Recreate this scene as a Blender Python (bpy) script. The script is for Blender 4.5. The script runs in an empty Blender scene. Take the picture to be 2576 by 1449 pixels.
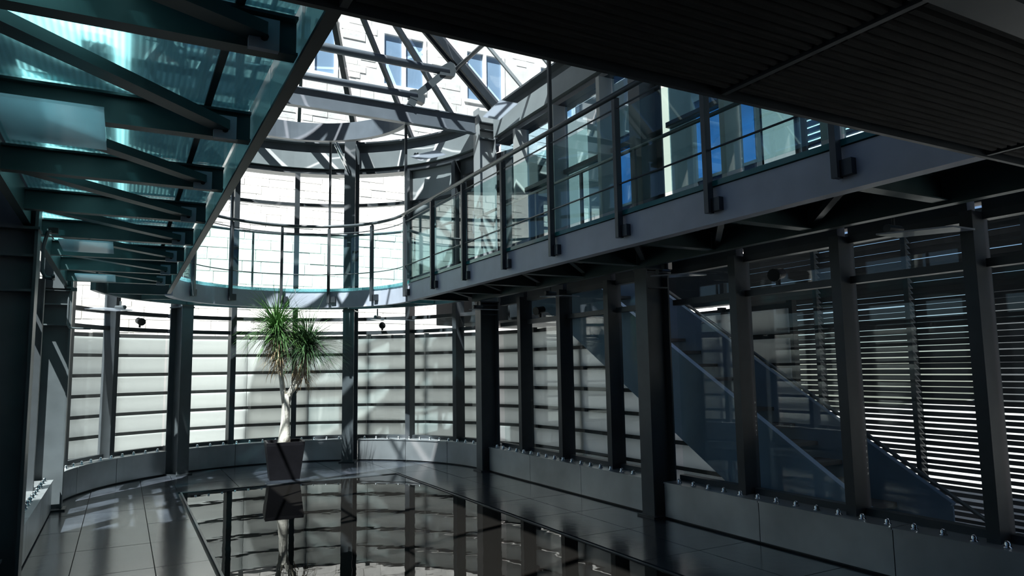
import bpy, math, random
from mathutils import Vector, Matrix
random.seed(7)
S = bpy.context.scene
COL = S.collection
PI = math.pi

# ------------------------------------------------------------------ camera
def set_camera():
    yaw, pitch, roll = math.atan2(978, 1790), math.atan2(200, 1790), math.radians(0.9)
    F = Vector((math.sin(yaw)*math.cos(pitch), math.cos(yaw)*math.cos(pitch), math.sin(pitch)))
    R = Vector((math.cos(yaw), -math.sin(yaw), 0)); U = R.cross(F)
    R2 = R*math.cos(roll) - U*math.sin(roll); U2 = U*math.cos(roll) + R*math.sin(roll)
    cd = bpy.data.cameras.new('camera'); co = bpy.data.objects.new('camera', cd); COL.objects.link(co)
    M = Matrix((R2, U2, -F)).transposed().to_4x4(); M.translation = Vector((0, 0, 1.6))
    co.matrix_world = M
    cd.sensor_width = 36; cd.lens = 1790/2576*36; cd.clip_start = 0.05; cd.clip_end = 300
    S.camera = co
set_camera()

# ------------------------------------------------------------------ light
SUN = Vector((-0.45, -0.48, 1.0)).normalized()          # towards the sun
sd = bpy.data.lights.new('sun', 'SUN'); sd.energy = 20.0; sd.angle = math.radians(0.53); sd.color = (1.0, 0.975, 0.95)
so = bpy.data.objects.new('sun', sd); COL.objects.link(so); so.location = (-6, -18, 30)
so.rotation_euler = SUN.to_track_quat('Z', 'Y').to_euler()
W = bpy.data.worlds.new('sky'); S.world = W; W.use_nodes = True
nt = W.node_tree; nt.nodes.clear()
sky = nt.nodes.new('ShaderNodeTexSky'); sky.sky_type = 'NISHITA'; sky.sun_disc = False; sky.air_density = 0.8; sky.dust_density = 0.2; sky.ozone_density = 4.0
sky.sun_elevation = math.asin(SUN.z); sky.sun_rotation = math.atan2(SUN.x, SUN.y)
bg = nt.nodes.new('ShaderNodeBackground'); bg.inputs[1].default_value = 0.08
wo = nt.nodes.new('ShaderNodeOutputWorld')
nt.links.new(sky.outputs[0], bg.inputs[0]); nt.links.new(bg.outputs[0], wo.inputs[0])
S.view_settings.view_transform = 'Standard'; S.view_settings.look = 'None'
S.view_settings.gamma = 1; S.view_settings.use_curve_mapping = False
S.view_settings.exposure = 0.2
S.cycles.transparent_max_bounces = 32
S.cycles.max_bounces = 10

# ------------------------------------------------------------------ mesh helpers
class MB:
    def __init__(s): s.v = []; s.f = []
    def quadbox(s, p):
        n = len(s.v); s.v += [tuple(q) for q in p]
        s.f += [(n, n+3, n+2, n+1), (n+4, n+5, n+6, n+7), (n, n+1, n+5, n+4), (n+1, n+2, n+6, n+5), (n+2, n+3, n+7, n+6), (n+3, n, n+4, n+7)]
        return s
    def box(s, x0, x1, y0, y1, z0, z1):
        return s.quadbox([(x0, y0, z0), (x1, y0, z0), (x1, y1, z0), (x0, y1, z0), (x0, y0, z1), (x1, y0, z1), (x1, y1, z1), (x0, y1, z1)])
    def obox(s, c, ax, ay, hx, hy, z0, z1):
        c = Vector(c); ax = Vector(ax); ay = Vector(ay)
        P = [c-ax*hx-ay*hy, c+ax*hx-ay*hy, c+ax*hx+ay*hy, c-ax*hx+ay*hy]
        return s.quadbox([(p.x, p.y, z0) for p in P] + [(p.x, p.y, z1) for p in P])
    def bar(s, a, b, w, h, up=(0, 0, 1)):
        a = Vector(a); b = Vector(b); d = (b-a).normalized(); up = Vector(up)
        x = d.cross(up)
        if x.length < 1e-5: x = d.cross(Vector((1, 0, 0)))
        x.normalize(); y = x.cross(d)
        P = []
        for q in (a, b):
            P += [q-x*w/2-y*h/2, q+x*w/2-y*h/2, q+x*w/2+y*h/2, q-x*w/2+y*h/2]
        return s.quadbox(P)
    def tube(s, pts, r, n=8, r2=None, cap=True):
        pts = [Vector(p) for p in pts]; m = len(pts); base = len(s.v); px = None
        for i, p in enumerate(pts):
            d = (pts[min(i+1, m-1)] - pts[max(i-1, 0)]).normalized()
            if px is None:
                px = d.cross(Vector((0, 0, 1)))
                if px.length < 1e-3: px = d.cross(Vector((1, 0, 0)))
            px = (px - d*px.dot(d)).normalized(); py = d.cross(px)
            rr = r if r2 is None else r + (r2-r)*i/(m-1)
            for k in range(n):
                t = 2*PI*k/n; q = p + px*math.cos(t)*rr + py*math.sin(t)*rr; s.v.append(tuple(q))
        for i in range(m-1):
            for k in range(n):
                a = base+i*n+k; b = base+i*n+(k+1) % n
                s.f.append((a, b, b+n, a+n))
        if cap:
            s.f.append(tuple(base+k for k in range(n))[::-1]); s.f.append(tuple(base+(m-1)*n+k for k in range(n)))
        return s
    def rtube(s, pts, rads, n=10):
        base0 = len(s.v); s.tube(pts, 1.0, n)
        for i, p in enumerate(pts):
            p = Vector(p)
            for k in range(n):
                v = Vector(s.v[base0+i*n+k]); s.v[base0+i*n+k] = tuple(p+(v-p)*rads[i])
        return s
    def lathe(s, c, prof, n=16):
        b = len(s.v); m = len(prof)
        for r, z in prof:
            for k in range(n):
                t = 2*PI*k/n; s.v.append((c[0]+r*math.cos(t), c[1]+r*math.sin(t), c[2]+z))
        for i in range(m-1):
            for k in range(n):
                a = b+i*n+k; d = b+i*n+(k+1) % n; s.f.append((a, d, d+n, a+n))
        s.f.append(tuple(b+k for k in range(n))[::-1]); s.f.append(tuple(b+(m-1)*n+k for k in range(n)))
        return s
    def prism(s, poly, dirv, t):
        poly = [Vector(p) for p in poly]; d = Vector(dirv)*t; n = len(poly); b = len(s.v)
        s.v += [tuple(p) for p in poly] + [tuple(p+d) for p in poly]
        s.f.append(tuple(range(b, b+n))[::-1]); s.f.append(tuple(range(b+n, b+2*n)))
        for i in range(n): s.f.append((b+i, b+(i+1) % n, b+n+(i+1) % n, b+n+i))
        return s
    def sweep(s, path, prof):
        """path: list of (point, outward2d); prof: closed list of (offset along outward, z)"""
        b = len(s.v); m = len(prof); L = len(path)
        for (p, o) in path:
            for (r, z) in prof: s.v.append((p[0]+o[0]*r, p[1]+o[1]*r, z))
        for i in range(L-1):
            for k in range(m):
                a = b+i*m+k; c = b+i*m+(k+1) % m; s.f.append((a, c, c+m, a+m))
        s.f.append(tuple(b+k for k in range(m))[::-1]); s.f.append(tuple(b+(L-1)*m+k for k in range(m)))
        return s
    def build(s, name, mat, parent=None, smooth=False, me=None):
        if me is None:
            me = bpy.data.meshes.new(name); me.from_pydata(s.v, [], s.f); me.update()
            import bmesh
            bm = bmesh.new(); bm.from_mesh(me); bmesh.ops.recalc_face_normals(bm, faces=bm.faces); bm.to_mesh(me); bm.free()
            if smooth: me.polygons.foreach_set('use_smooth', [True]*len(me.polygons))
            me.materials.append(mat)
        o = bpy.data.objects.new(name, me); COL.objects.link(o)
        if parent is not None: o.parent = parent
        return o

def thing(name, label, cat, loc=(0, 0, 0), group=None):
    o = bpy.data.objects.new(name, None); COL.objects.link(o); o.location = loc; o.empty_display_size = 0.2
    o['label'] = label; o['category'] = cat
    if group: o['group'] = group
    return o
def part(mb, name, mat, root, smooth=False):
    o = mb.build(name, mat, root, smooth)
    if root.parent is None: o.matrix_parent_inverse = Matrix.Translation(-Vector(root.location))
    return o
def struct(name, mb=None, mat=None):
    if mb is None:
        o = bpy.data.objects.new(name, None); COL.objects.link(o)
    else:
        o = mb.build(name, mat)
    o['kind'] = 'structure'
    return o

# ------------------------------------------------------------------ materials
def mat(name):
    m = bpy.data.materials.new(name); m.use_nodes = True; m.node_tree.nodes.clear()
    o = m.node_tree.nodes.new('ShaderNodeOutputMaterial'); return m, m.node_tree, o
def N(nt, t, **kw):
    n = nt.nodes.new(t)
    for k, v in kw.items(): setattr(n, k, v)
    return n
def opal(name, col):        # opal white panel: part of the daylight behind it comes through
    m, nt, o = mat(name)
    tl = N(nt, 'ShaderNodeBsdfTranslucent'); df = N(nt, 'ShaderNodeBsdfDiffuse'); mx = N(nt, 'ShaderNodeMixShader'); mx.inputs[0].default_value = .2
    tc = N(nt, 'ShaderNodeTexCoord'); no = N(nt, 'ShaderNodeTexNoise'); no.inputs['Scale'].default_value = 1.7
    mp = N(nt, 'ShaderNodeMapping'); mp.inputs['Scale'].default_value = (.4, .4, 6); nt.links.new(tc.outputs['Object'], mp.inputs[0]); nt.links.new(mp.outputs[0], no.inputs['Vector'])
    r = N(nt, 'ShaderNodeValToRGB'); r.color_ramp.elements[0].color = tuple(c*.9 for c in col)+(1,); r.color_ramp.elements[1].color = col+(1,)
    nt.links.new(no.outputs[0], r.inputs[0])
    for q in (tl, df): nt.links.new(r.outputs[0], q.inputs[0])
    nt.links.new(tl.outputs[0], mx.inputs[1]); nt.links.new(df.outputs[0], mx.inputs[2]); nt.links.new(mx.outputs[0], o.inputs[0]); return m
def paint(name, col, rough=0.4, metal=0.0, var=0.15, scale=6.0, bump=0.0, bscale=40, spec=0.5, coat=0.0):
    m, nt, o = mat(name)
    p = N(nt, 'ShaderNodeBsdfPrincipled'); nt.links.new(p.outputs[0], o.inputs[0])
    tc = N(nt, 'ShaderNodeTexCoord'); no = N(nt, 'ShaderNodeTexNoise'); no.inputs['Scale'].default_value = scale; no.inputs['Detail'].default_value = 4
    nt.links.new(tc.outputs['Object'], no.inputs['Vector'])
    r = N(nt, 'ShaderNodeValToRGB'); r.color_ramp.elements[0].position = .3; r.color_ramp.elements[1].position = .7
    r.color_ramp.elements[0].color = tuple(c*(1-var) for c in col)+(1,); r.color_ramp.elements[1].color = tuple(min(1, c*(1+var)) for c in col)+(1,)
    nt.links.new(no.outputs[0], r.inputs[0]); nt.links.new(r.outputs[0], p.inputs['Base Color'])
    p.inputs['Roughness'].default_value = rough; p.inputs['Metallic'].default_value = metal; p.inputs['Specular IOR Level'].default_value = spec
    p.inputs['Coat Weight'].default_value = coat
    if bump:
        n2 = N(nt, 'ShaderNodeTexNoise'); n2.inputs['Scale'].default_value = bscale; n2.inputs['Detail'].default_value = 6
        nt.links.new(tc.outputs['Object'], n2.inputs['Vector'])
        b = N(nt, 'ShaderNodeBump'); b.inputs['Strength'].default_value = bump; b.inputs['Distance'].default_value = 0.02
        nt.links.new(n2.outputs[0], b.inputs['Height']); nt.links.new(b.outputs[0], p.inputs['Normal'])
    return m
def fresnel(nt, ior):       # the same reflectance from both faces of a thin pane
    fr = N(nt, 'ShaderNodeFresnel'); ge = N(nt, 'ShaderNodeNewGeometry'); mr = N(nt, 'ShaderNodeMapRange')
    mr.inputs[3].default_value = ior; mr.inputs[4].default_value = 1/ior
    nt.links.new(ge.outputs['Backfacing'], mr.inputs[0]); nt.links.new(mr.outputs[0], fr.inputs['IOR']); return fr
def glass(name, tint, ior=1.5, rough=0.0):
    m, nt, o = mat(name)
    tr = N(nt, 'ShaderNodeBsdfTransparent'); tr.inputs[0].default_value = tint+(1,)
    g = N(nt, 'ShaderNodeBsdfGlossy'); g.inputs['Roughness'].default_value = rough
    fr = fresnel(nt, ior)
    mx = N(nt, 'ShaderNodeMixShader'); nt.links.new(fr.outputs[0], mx.inputs[0]); nt.links.new(tr.outputs[0], mx.inputs[1]); nt.links.new(g.outputs[0], mx.inputs[2])
    nt.links.new(mx.outputs[0], o.inputs[0]); return m
def frosted(name, col, transp=0.25, stripes=None):
    m, nt, o = mat(name)
    tl = N(nt, 'ShaderNodeBsdfTranslucent'); tl.inputs[0].default_value = col+(1,)
    df = N(nt, 'ShaderNodeBsdfDiffuse'); df.inputs[0].default_value = tuple(c*.6 for c in col)+(1,)
    tr = N(nt, 'ShaderNodeBsdfTransparent'); tr.inputs[0].default_value = col+(1,)
    m1 = N(nt, 'ShaderNodeMixShader'); m1.inputs[0].default_value = .3; nt.links.new(tl.outputs[0], m1.inputs[1]); nt.links.new(df.outputs[0], m1.inputs[2])
    m2 = N(nt, 'ShaderNodeMixShader'); m2.inputs[0].default_value = transp; nt.links.new(m1.outputs[0], m2.inputs[1]); nt.links.new(tr.outputs[0], m2.inputs[2])
    if stripes:
        tc = N(nt, 'ShaderNodeTexCoord'); w = N(nt, 'ShaderNodeTexWave'); w.wave_type = 'BANDS'; w.bands_direction = 'X'
        w.inputs['Scale'].default_value = stripes; w.inputs['Distortion'].default_value = 0
        nt.links.new(tc.outputs['Object'], w.inputs['Vector'])
        r = N(nt, 'ShaderNodeMapRange'); r.inputs[3].default_value = transp-.1; r.inputs[4].default_value = transp+.18
        nt.links.new(w.outputs['Fac'], r.inputs[0]); nt.links.new(r.outputs[0], m2.inputs[0])
    gl = N(nt, 'ShaderNodeBsdfGlossy'); gl.inputs['Roughness'].default_value = .1
    fr = fresnel(nt, 1.4)
    m3 = N(nt, 'ShaderNodeMixShader'); nt.links.new(fr.outputs[0], m3.inputs[0]); nt.links.new(m2.outputs[0], m3.inputs[1]); nt.links.new(gl.outputs[0], m3.inputs[2])
    nt.links.new(m3.outputs[0], o.inputs[0]); return m

M_steel = paint('steel_blue_grey', (.07, .082, .09), .36, .0, .12, 5, spec=.6)
M_pale = paint('pale_and_sunlit_steel', (.34, .36, .37), .45, 0, .08, 4)  # glazing bars; also paints sunlight onto two upper column shafts
M_frame = paint('frame_grey', (.13, .15, .175), .42, 0, .1, 4)
M_dark = paint('steel_dark', (.03, .036, .042), .38, 0, .15, 5, spec=.5)
M_fin = paint('fin_sunlit_grey', (.42, .43, .42), .5, 0, .06, 3)  # upper mullion colour, lightened to carry the stronger light up there
M_mull = paint('mullion_steel', (.045, .052, .058), .38, 0, .12, 5, spec=.5)
M_fascia = paint('fascia_paint', (.44, .47, .55), .45, 0, .1, 3, spec=.5)
M_eave = paint('eave_panel', (.27, .3, .31), .5, 0, .1, 2)
M_joist = paint('joist_paint', (.028, .058, .062), .4, 0, .15, 4)
M_stair = paint('stair_blue_paint', (.22, .32, .44), .45, 0, .1, 3)
M_plinth = paint('plinth_brushed_steel', (.5, .53, .55), .34, .75, .25, 1.3)
M_chrome = paint('stud_chrome', (.75, .78, .8), .15, 1.0, .03)
M_tile = paint('black_slate_tile', (.034, .04, .05), .17, 0, .5, 3.0, bump=.05, bscale=9, spec=.7)
M_slab = paint('floor_slab', (.006, .007, .008), .6)
M_soffit = paint('corrugated_deck', (.026, .025, .0245), .7, 0, .2, 3, spec=.15)
M_board = opal('white_board', (.7, .725, .72))
M_fpost = paint('fence_post', (.03, .032, .033), .6)
M_stone = paint('limestone', (.72, .69, .66), .9, 0, .16, 1.6, bump=.5, bscale=12)
M_mortar = paint('mortar', (.7, .67, .64), .95, 0, .1, 3)
M_wframe = paint('white_window_frame', (.8, .8, .8), .5)
M_winglass = paint('window_glass', (.22, .32, .45), .05, 0, .1, 1, spec=1.0)  # base lightened towards the sky it would reflect
M_blue = paint('painted_sky_pane', (.04, .14, .36), .06, 0, .4, 1.2, spec=.8)  # blue base colour stands in for reflected sky
M_slat = paint('blind_slat', (.07, .073, .077), .45, .2, .08)
M_annex = paint('annex_wall', (.05, .052, .055), .7, 0, .2, 1.2)
M_annexd = paint('annex_dark', (.03, .035, .04), .7)
M_beige = paint('beige_pilaster', (.36, .335, .3), .8, 0, .06, 1)
M_black = paint('black_plastic', (.012, .012, .014), .45)
M_pot = paint('pot_charcoal', (.008, .0075, .0095), .5, 0, .15, 8, bump=.05, spec=.2)
M_soil = paint('soil', (.05, .04, .03), .95, 0, .4, 20, bump=.6)
M_bark = paint('pale_bark', (.84, .78, .68), .8, 0, .12, 9, bump=.4, bscale=30)
M_leaf = paint('leaf_green', (.09, .2, .055), .5, 0, .5, 12)
M_leafd = paint('leaf_shaded_green', (.045, .1, .04), .5, 0, .5, 12)  # right crown's green, darkened for the shade it stands in
M_dry = paint('dry_leaf', (.5, .37, .22), .8, 0, .35, 12)
M_ground = paint('paving', (.27, .265, .26), .9, 0, .2, 1.5)
M_rubber = paint('tread', (.1, .1, .1), .6)
M_lamp = frosted('lamp_frosted_glass', (.76, .8, .86), .2)
M_glass = glass('clear_glass', (.93, .97, .965), 1.42)
M_rglass = glass('coated_glass', (.55, .68, .74), 2.3)
M_roofg = glass('roof_glass', (.66, .7, .71), 1.35)
M_balu = glass('balustrade_glass', (.8, .93, .92), 1.5)
M_deckg = frosted('teal_deck_glass', (.58, .9, .93), .3, 13.0)
M_edge = paint('glass_edge_teal', (.02, .16, .16), .15, 0, .1)
# pool water: dark, mirror smooth with a faint ripple
def water():
    m, nt, o = mat('pool_water'); p = N(nt, 'ShaderNodeBsdfPrincipled'); nt.links.new(p.outputs[0], o.inputs[0])
    p.inputs['Base Color'].default_value = (.009, .008, .0072, 1); p.inputs['Roughness'].default_value = .015; p.inputs['IOR'].default_value = 1.2; p.inputs['Specular IOR Level'].default_value = .36
    tc = N(nt, 'ShaderNodeTexCoord'); n = N(nt, 'ShaderNodeTexNoise'); n.inputs['Scale'].default_value = 3.0; n.inputs['Detail'].default_value = 2
    nt.links.new(tc.outputs['Object'], n.inputs['Vector'])
    b = N(nt, 'ShaderNodeBump'); b.inputs['Strength'].default_value = .05; b.inputs['Distance'].default_value = .02
    nt.links.new(n.outputs[0], b.inputs['Height']); nt.links.new(b.outputs[0], p.inputs['Normal']); return m
M_water = water()

# ------------------------------------------------------------------ plan
CX, CY = 2.2, 10.25                    # centre of the semicircular end
HALF = 2.87                            # half width to the plinth's face
XR, XL = CX+HALF, CX-HALF
def ap(a, R, z=None, c=(CX, CY)):
    t = math.radians(a); p = (c[0]+R*math.cos(t), c[1]+R*math.sin(t))
    return p if z is None else (p[0], p[1], z)
def arcpath(a0, a1, R, n=24, c=(CX, CY)):
    out = []
    for i in range(n+1):
        a = a0+(a1-a0)*i/n; t = math.radians(a)
        out.append((ap(a, R, c=c), (math.cos(t), math.sin(t))))
    return out
YR = [9.3, 8.2, 7.1, 5.02, 3.87, 2.8]  # mullions of the long walls
YC = [10.25, 6.15, 2.05]               # columns of the long walls
AM = [20, 40, 80, 100, 140, 160]; AC = [60, 120]
Z_EAVE = 5.86; Z_HEAD = 5.26; Z_TR = 2.28

# ------------------------------------------------------------------ ground, floor, pool
g = MB().box(-30, 70, -35, 18, -.3, -.12)
ground = struct('ground', g, M_ground)
def clip(poly, hull):
    out = poly
    for i in range(len(hull)):
        a, b = hull[i], hull[(i+1) % len(hull)]; inp = out; out = []
        if not inp: break
        side = lambda p: (b[0]-a[0])*(p[1]-a[1])-(b[1]-a[1])*(p[0]-a[0])
        for k in range(len(inp)):
            p, q = inp[k], inp[(k+1) % len(inp)]; sp, sq = side(p), side(q)
            if sp >= 0: out.append(p)
            if sp*sq < 0:
                t = sp/(sp-sq); out.append((p[0]+(q[0]-p[0])*t, p[1]+(q[1]-p[1])*t))
    return out
hull = [(XL-.1, -3), (XR+.1, -3)] + [ap(a, HALF+.1) for a in range(0, 181, 9)]
floor = struct('floor', MB().prism([(x, y, -.12) for x, y in hull], (0, 0, 1), .1), M_slab)
PX0, PX1, PY0, PY1 = .74, 3.81, 2.4, 10.77
xs = [XL-.1, -.31, .3, PX0-.02, 1.5, 2.28, 3.06, PX1+.02, 4.45, XR+.1]
ys = [-3+i*.98 for i in range(15)]; ys = [y for y in ys if y < 10.2] + [PY1+.02, 11.5, 12.2, 13.3]
for i in range(len(xs)-1):
    for j in range(len(ys)-1):
        cxm = (xs[i]+xs[i+1])/2; 
        inx = PX0-.05 < cxm < PX1+.05
        segs = [(ys[j], ys[j+1])]
        if inx:
            y0, y1 = segs[0]
            if y1 <= PY0 or y0 >= PY1: pass
            elif y0 < PY0 < y1: segs = [(y0, PY0-.02)]
            else: continue
        for (y0, y1) in segs:
            e = .004
            P = clip([(xs[i]+e, y0+e), (xs[i+1]-e, y0+e), (xs[i+1]-e, y1-e), (xs[i]+e, y1-e)], hull)
            if len(P) > 2:
                MB().prism([(x, y, -.02) for x, y in P], (0, 0, 1), .02+random.uniform(-.0008, .0008)).build('floor_tile', M_tile, floor)
pool = thing('reflecting_pool', 'still black reflecting pool set flush in the dark tiled floor', 'pool', (2.27, 6.6, 0))
part(MB().box(PX0+.03, PX1-.03, PY0+.03, PY1-.03, -.05, -.006), 'water', M_water, pool)
rim = MB()
rim.box(PX0+.008, PX0+.03, PY0-.02, PY1-.008, -.06, .002).box(PX1-.03, PX1-.008, PY0-.02, PY1-.008, -.06, .002)
rim.box(PX0+.03, PX1-.03, PY1-.03, PY1-.008, -.06, .002).box(PX0+.03, PX1-.03, PY0-.02, PY0+.03, -.06, .006)
part(rim, 'pool_rim', M_steel, pool)

# ------------------------------------------------------------------ plinth round the walls (steel panels with studs)
def plinth_straight(name, side, segs):
    root = struct(name)
    s = 1 if side == 'right' else -1
    X0 = CX+s*HALF
    for (y0, y1) in segs:
        n = max(1, round((y1-y0)/1.1)); d = (y1-y0)/n
        for k in range(n):
            m = MB(); ya, yb = y0+k*d+.004, y0+(k+1)*d-.004
            xa, xb = sorted((X0, X0+s*.42)); m.box(xa, xb, ya, yb, .02, .36)
            xa, xb = sorted((X0-s*.012, X0+s*.42)); m.box(xa, xb, ya, yb, .36, .375)
            m.build('plinth_panel', M_plinth, root)
        q = MB(); xa, xb = sorted((X0+s*.03, X0+s*.4)); q.box(xa, xb, y0, y1, -.02, .02).build('plinth_foot', M_dark, root)
        y = y0+.1
        while y < y1-.05:
            stud(X0+s*.07, y, root); y += .21
stud_me = [None]
def stud(x, y, root):
    if stud_me[0] is None:
        a = MB().lathe((0, 0, 0), [(.028, 0), (.028, .008), (.018, .012), (.02, .03), (.014, .042), (.004, .047)], 10)
        o = a.build('stud', M_chrome, root, True); stud_me[0] = o.data
    else:
        o = bpy.data.objects.new('stud', stud_me[0]); COL.objects.link(o); o.parent = root
    o.location = (x, y, .375)
plinth_straight('baseboard_right', 'right', [(-3, 1.93), (2.17, 6.0), (6.3, 10.1)])
plinth_straight('baseboard_left', 'left', [(-3, 1.93), (2.17, 6.0), (6.3, 10.1)])
bb = struct('baseboard_back')
for (a0, a1) in [(3.2, 57.6), (62.4, 117.6), (122.4, 176.8)]:
    n = 3; d = (a1-a0)/n
    for k in range(n):
        p = arcpath(a0+k*d+.1, a0+(k+1)*d-.1, HALF, 6)
        m = MB().sweep(p, [(0, .02), (.42, .02), (.42, .375), (-.012, .375), (-.012, .36), (0, .36)])
        m.build('plinth_panel', M_plinth, bb)
    MB().sweep(arcpath(a0, a1, HALF, 14), [(.03, -.02), (.4, -.02), (.4, .02), (.03, .02)]).build('plinth_foot', M_dark, bb)
    L = math.radians(a1-a0)*(HALF+.07); k = int(L/.21)
    for i in range(k):
        a = a0+(i+.5)*(a1-a0)/k; p = ap(a, HALF+.07); stud(p[0], p[1], bb)

# ------------------------------------------------------------------ glazed walls
GX = .29      # distance of glass plane outside the plinth's face
def wall_straight(name, side):
    root = struct(name); s = 1 if side == 'right' else -1
    Xm = CX+s*(HALF+GX)
    allY = sorted(YR+YC)
    for y in YR:
        m = MB(); xa, xb = sorted((Xm-s*.16, Xm+s*.04))
        m.box(xa, xb, y-.032, y+.032, .375, 2.65)
        xa, xb = sorted((Xm-s*.175, Xm-s*.16)); m.box(xa, xb, y-.045, y+.045, .375, 2.65)
        m.build('mullion', M_mull, root)
        xa, xb = sorted((Xm-s*.2, Xm+s*.04))
        MB().box(xa, xb, y-.035, y+.035, 2.97, Z_HEAD).build('fin', M_fin, root)
    ends = [-3]+allY
    for i in range(len(ends)-1):
        y0, y1 = ends[i]+.05, ends[i+1]-.05
        if ends[i+1] in YC: y1 -= .09
        if ends[i] in YC: y0 += .09
        xa, xb = sorted((Xm-s*.06, Xm+s*.03))
        for z in (Z_TR, 2.62, 4.3 if s > 0 else 4.68):
            MB().box(xa, xb, y0, y1, z-.03, z+.03).build('transom', M_mull, root)
        MB().box(xa, xb, y0, y1, .375, .43).build('sill', M_mull, root)
        for (z0, z1) in ((.43, Z_TR-.03), (Z_TR+.03, 2.59), (2.95, 4.27 if s > 0 else 4.65), (4.33 if s > 0 else 4.71, Z_HEAD)):
            a, b = sorted((Xm-.005, Xm+.005))
            MB().box(a, b, y0, y1, z0, z1).build('glass_pane', M_rglass if (s > 0 and z0 > 2.7) else M_glass, root)
        a, b = sorted((Xm-s*.05, Xm+s*.05)); MB().box(a, b, y0, y1, 2.65, 3.95 if (s < 0 and ends[i+1] < 6.2) else 2.95).build('spandrel', M_dark, root)  # near left ones raised, out of view, to keep sun off the column
    return root
wall_r = wall_straight('wall_right', 'right')
wall_l = wall_straight('wall_left', 'left')
wb = struct('wall_back'); RG = HALF+GX
for a in AM:
    t = math.radians(a); u = (math.cos(t), math.sin(t), 0); w = (-u[1], u[0], 0)
    MB().obox(ap(a, RG-.06, 0), u, w, .1, .032, .375, Z_HEAD).obox(ap(a, RG-.168, 0), u, w, .008, .045, .375, Z_HEAD).build('mullion', M_mull, wb)
AA = sorted(AM+AC+[0, 180])
for i in range(len(AA)-1):
    a0 = AA[i]+(2.0 if AA[i] == 0 else .4); a1 = AA[i+1]-(2.0 if AA[i+1] == 180 else .4)
    p = arcpath(a0, a1, RG, 6)
    for z in (Z_TR, 2.53, 4.68):
        MB().sweep(p, [(-.06, z-.03), (.03, z-.03), (.03, z+.03), (-.06, z+.03)]).build('transom', M_mull, wb)
    MB().sweep(p, [(-.06, .375), (.03, .375), (.03, .43), (-.06, .43)]).build('sill', M_mull, wb)
    if AA[i] == 20:
        MB().sweep(p, [(-.03, 2.97), (.05, 2.97), (.05, Z_HEAD), (-.03, Z_HEAD)]).build('infill_panel', M_eave, wb)
    for (z0, z1) in ((.43, Z_TR-.03), (Z_TR+.03, 2.5), (2.56, 4.65), (4.71, Z_HEAD)):
        if AA[i] in (0, 20) and z0 > 2.55: continue
        MB().sweep(p, [(-.005, z0), (.005, z0), (.005, z1), (-.005, z1)]).build('glass_pane', M_glass, wb)
dr = struct('door_1')
p = arcpath(3.5, 18.8, RG, 4)
MB().sweep(p, [(-.05, 5.0), (.04, 5.0), (.04, Z_HEAD), (-.05, Z_HEAD)]).build('door_head', M_mull, dr)
for (a0, a1) in ((3.3, 4.3), (17.8, 18.8)): MB().sweep(arcpath(a0, a1, RG, 1), [(-.05, 2.97), (.04, 2.97), (.04, 5.0), (-.05, 5.0)]).build('door_jamb', M_steel, dr)
MB().sweep(arcpath(12, 17.7, RG, 2), [(-.02, 2.99), (.02, 2.99), (.02, 4.98), (-.02, 4.98)]).build('door_leaf', M_glass, dr)
MB().tube([ap(12.6, RG-.06, 3.9), ap(12.6, RG-.06, 4.3)], .012, 8).build('door_handle', M_chrome, dr)
wf = struct('wall_front', MB().box(XL-.5, XR+.5, -3.3, -3.0, -.12, 2.95), M_annex)

# ------------------------------------------------------------------ eaves
def eave(name, path_or_side):
    root = struct(name)
    prof_lo = [(-.12, Z_HEAD), (.14, Z_HEAD), (.14, 5.36), (-.02, 5.36), (-.02, 5.33), (-.12, 5.33)]
    prof_mid = [(-.16, 5.36), (.16, 5.36), (.16, 5.66), (-.16, 5.66)]
    prof_up = [(-.06, 5.665), (.2, 5.665), (.2, Z_EAVE), (-.2, Z_EAVE), (-.2, Z_EAVE-.03), (-.06, Z_EAVE-.03)]
    for (nm, pr, m) in (('head_rail', prof_lo, M_mull), ('fascia_panel', prof_mid, M_eave), ('gutter', prof_up, M_steel)):
        MB().sweep(path_or_side, pr).build(nm, m, root)
eave('trim_1', [((CX+RG, y), (1, 0)) for y in (-3, 10.07)])
eave('trim_2', [((CX-RG, y), (-1, 0)) for y in (-3, 10.07)])
eave('trim_3', arcpath(3.3, 176.7, RG, 40))

# ------------------------------------------------------------------ columns
def column(label, p, u, ztop=5.85, stiff=(), pale=False):
    u = Vector((u[0], u[1], 0)).normalized(); w = Vector((-u.y, u.x, 0))
    r = thing('steel_column', label, 'column', (p[0], p[1], 0), 'thick steel columns of the hall')
    d, b = .15, .1
    P = Vector((p[0], p[1], 0))
    for (z0, z1, m, nm) in ((.02, 2.64, M_steel, ''), (2.66, ztop, M_pale if pale else M_steel, 'upper_')):  # paler upper shaft puts sunlight into the column's colour
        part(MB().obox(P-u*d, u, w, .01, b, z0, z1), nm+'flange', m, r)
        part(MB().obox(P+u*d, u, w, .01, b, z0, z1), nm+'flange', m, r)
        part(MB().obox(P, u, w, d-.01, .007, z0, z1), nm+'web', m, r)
    part(MB().obox(P, u, w, d+.02, b+.01, 2.64, 2.66), 'splice_plate', M_steel, r)
    part(MB().obox(P, u, w, d+.05, b+.04, 0, .02), 'base_plate', M_dark, r)
    for z in stiff:
        m = MB()
        for q in (-1, 1): m.obox(P+w*q*(b+.007)/2, u, w, d-.012, (b-.007)/2-.001, z-.008, z+.008)
        part(m, 'stiffener_plate', M_steel, r)
    return r
XCR, XCL = XR+.06, XL-.06
column('thick dark steel column standing in front of the blue staircase on the right', (XCR, 6.15), (1, 0), stiff=(2.45, 2.62, 5.35, 5.6))
column('steel column where the curved window wall meets the right wall, sunlit near its top', (XCR, 10.25), (1, 0), stiff=(2.45, 2.6, 5.35, 5.5, 5.62), pale=True)
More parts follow.
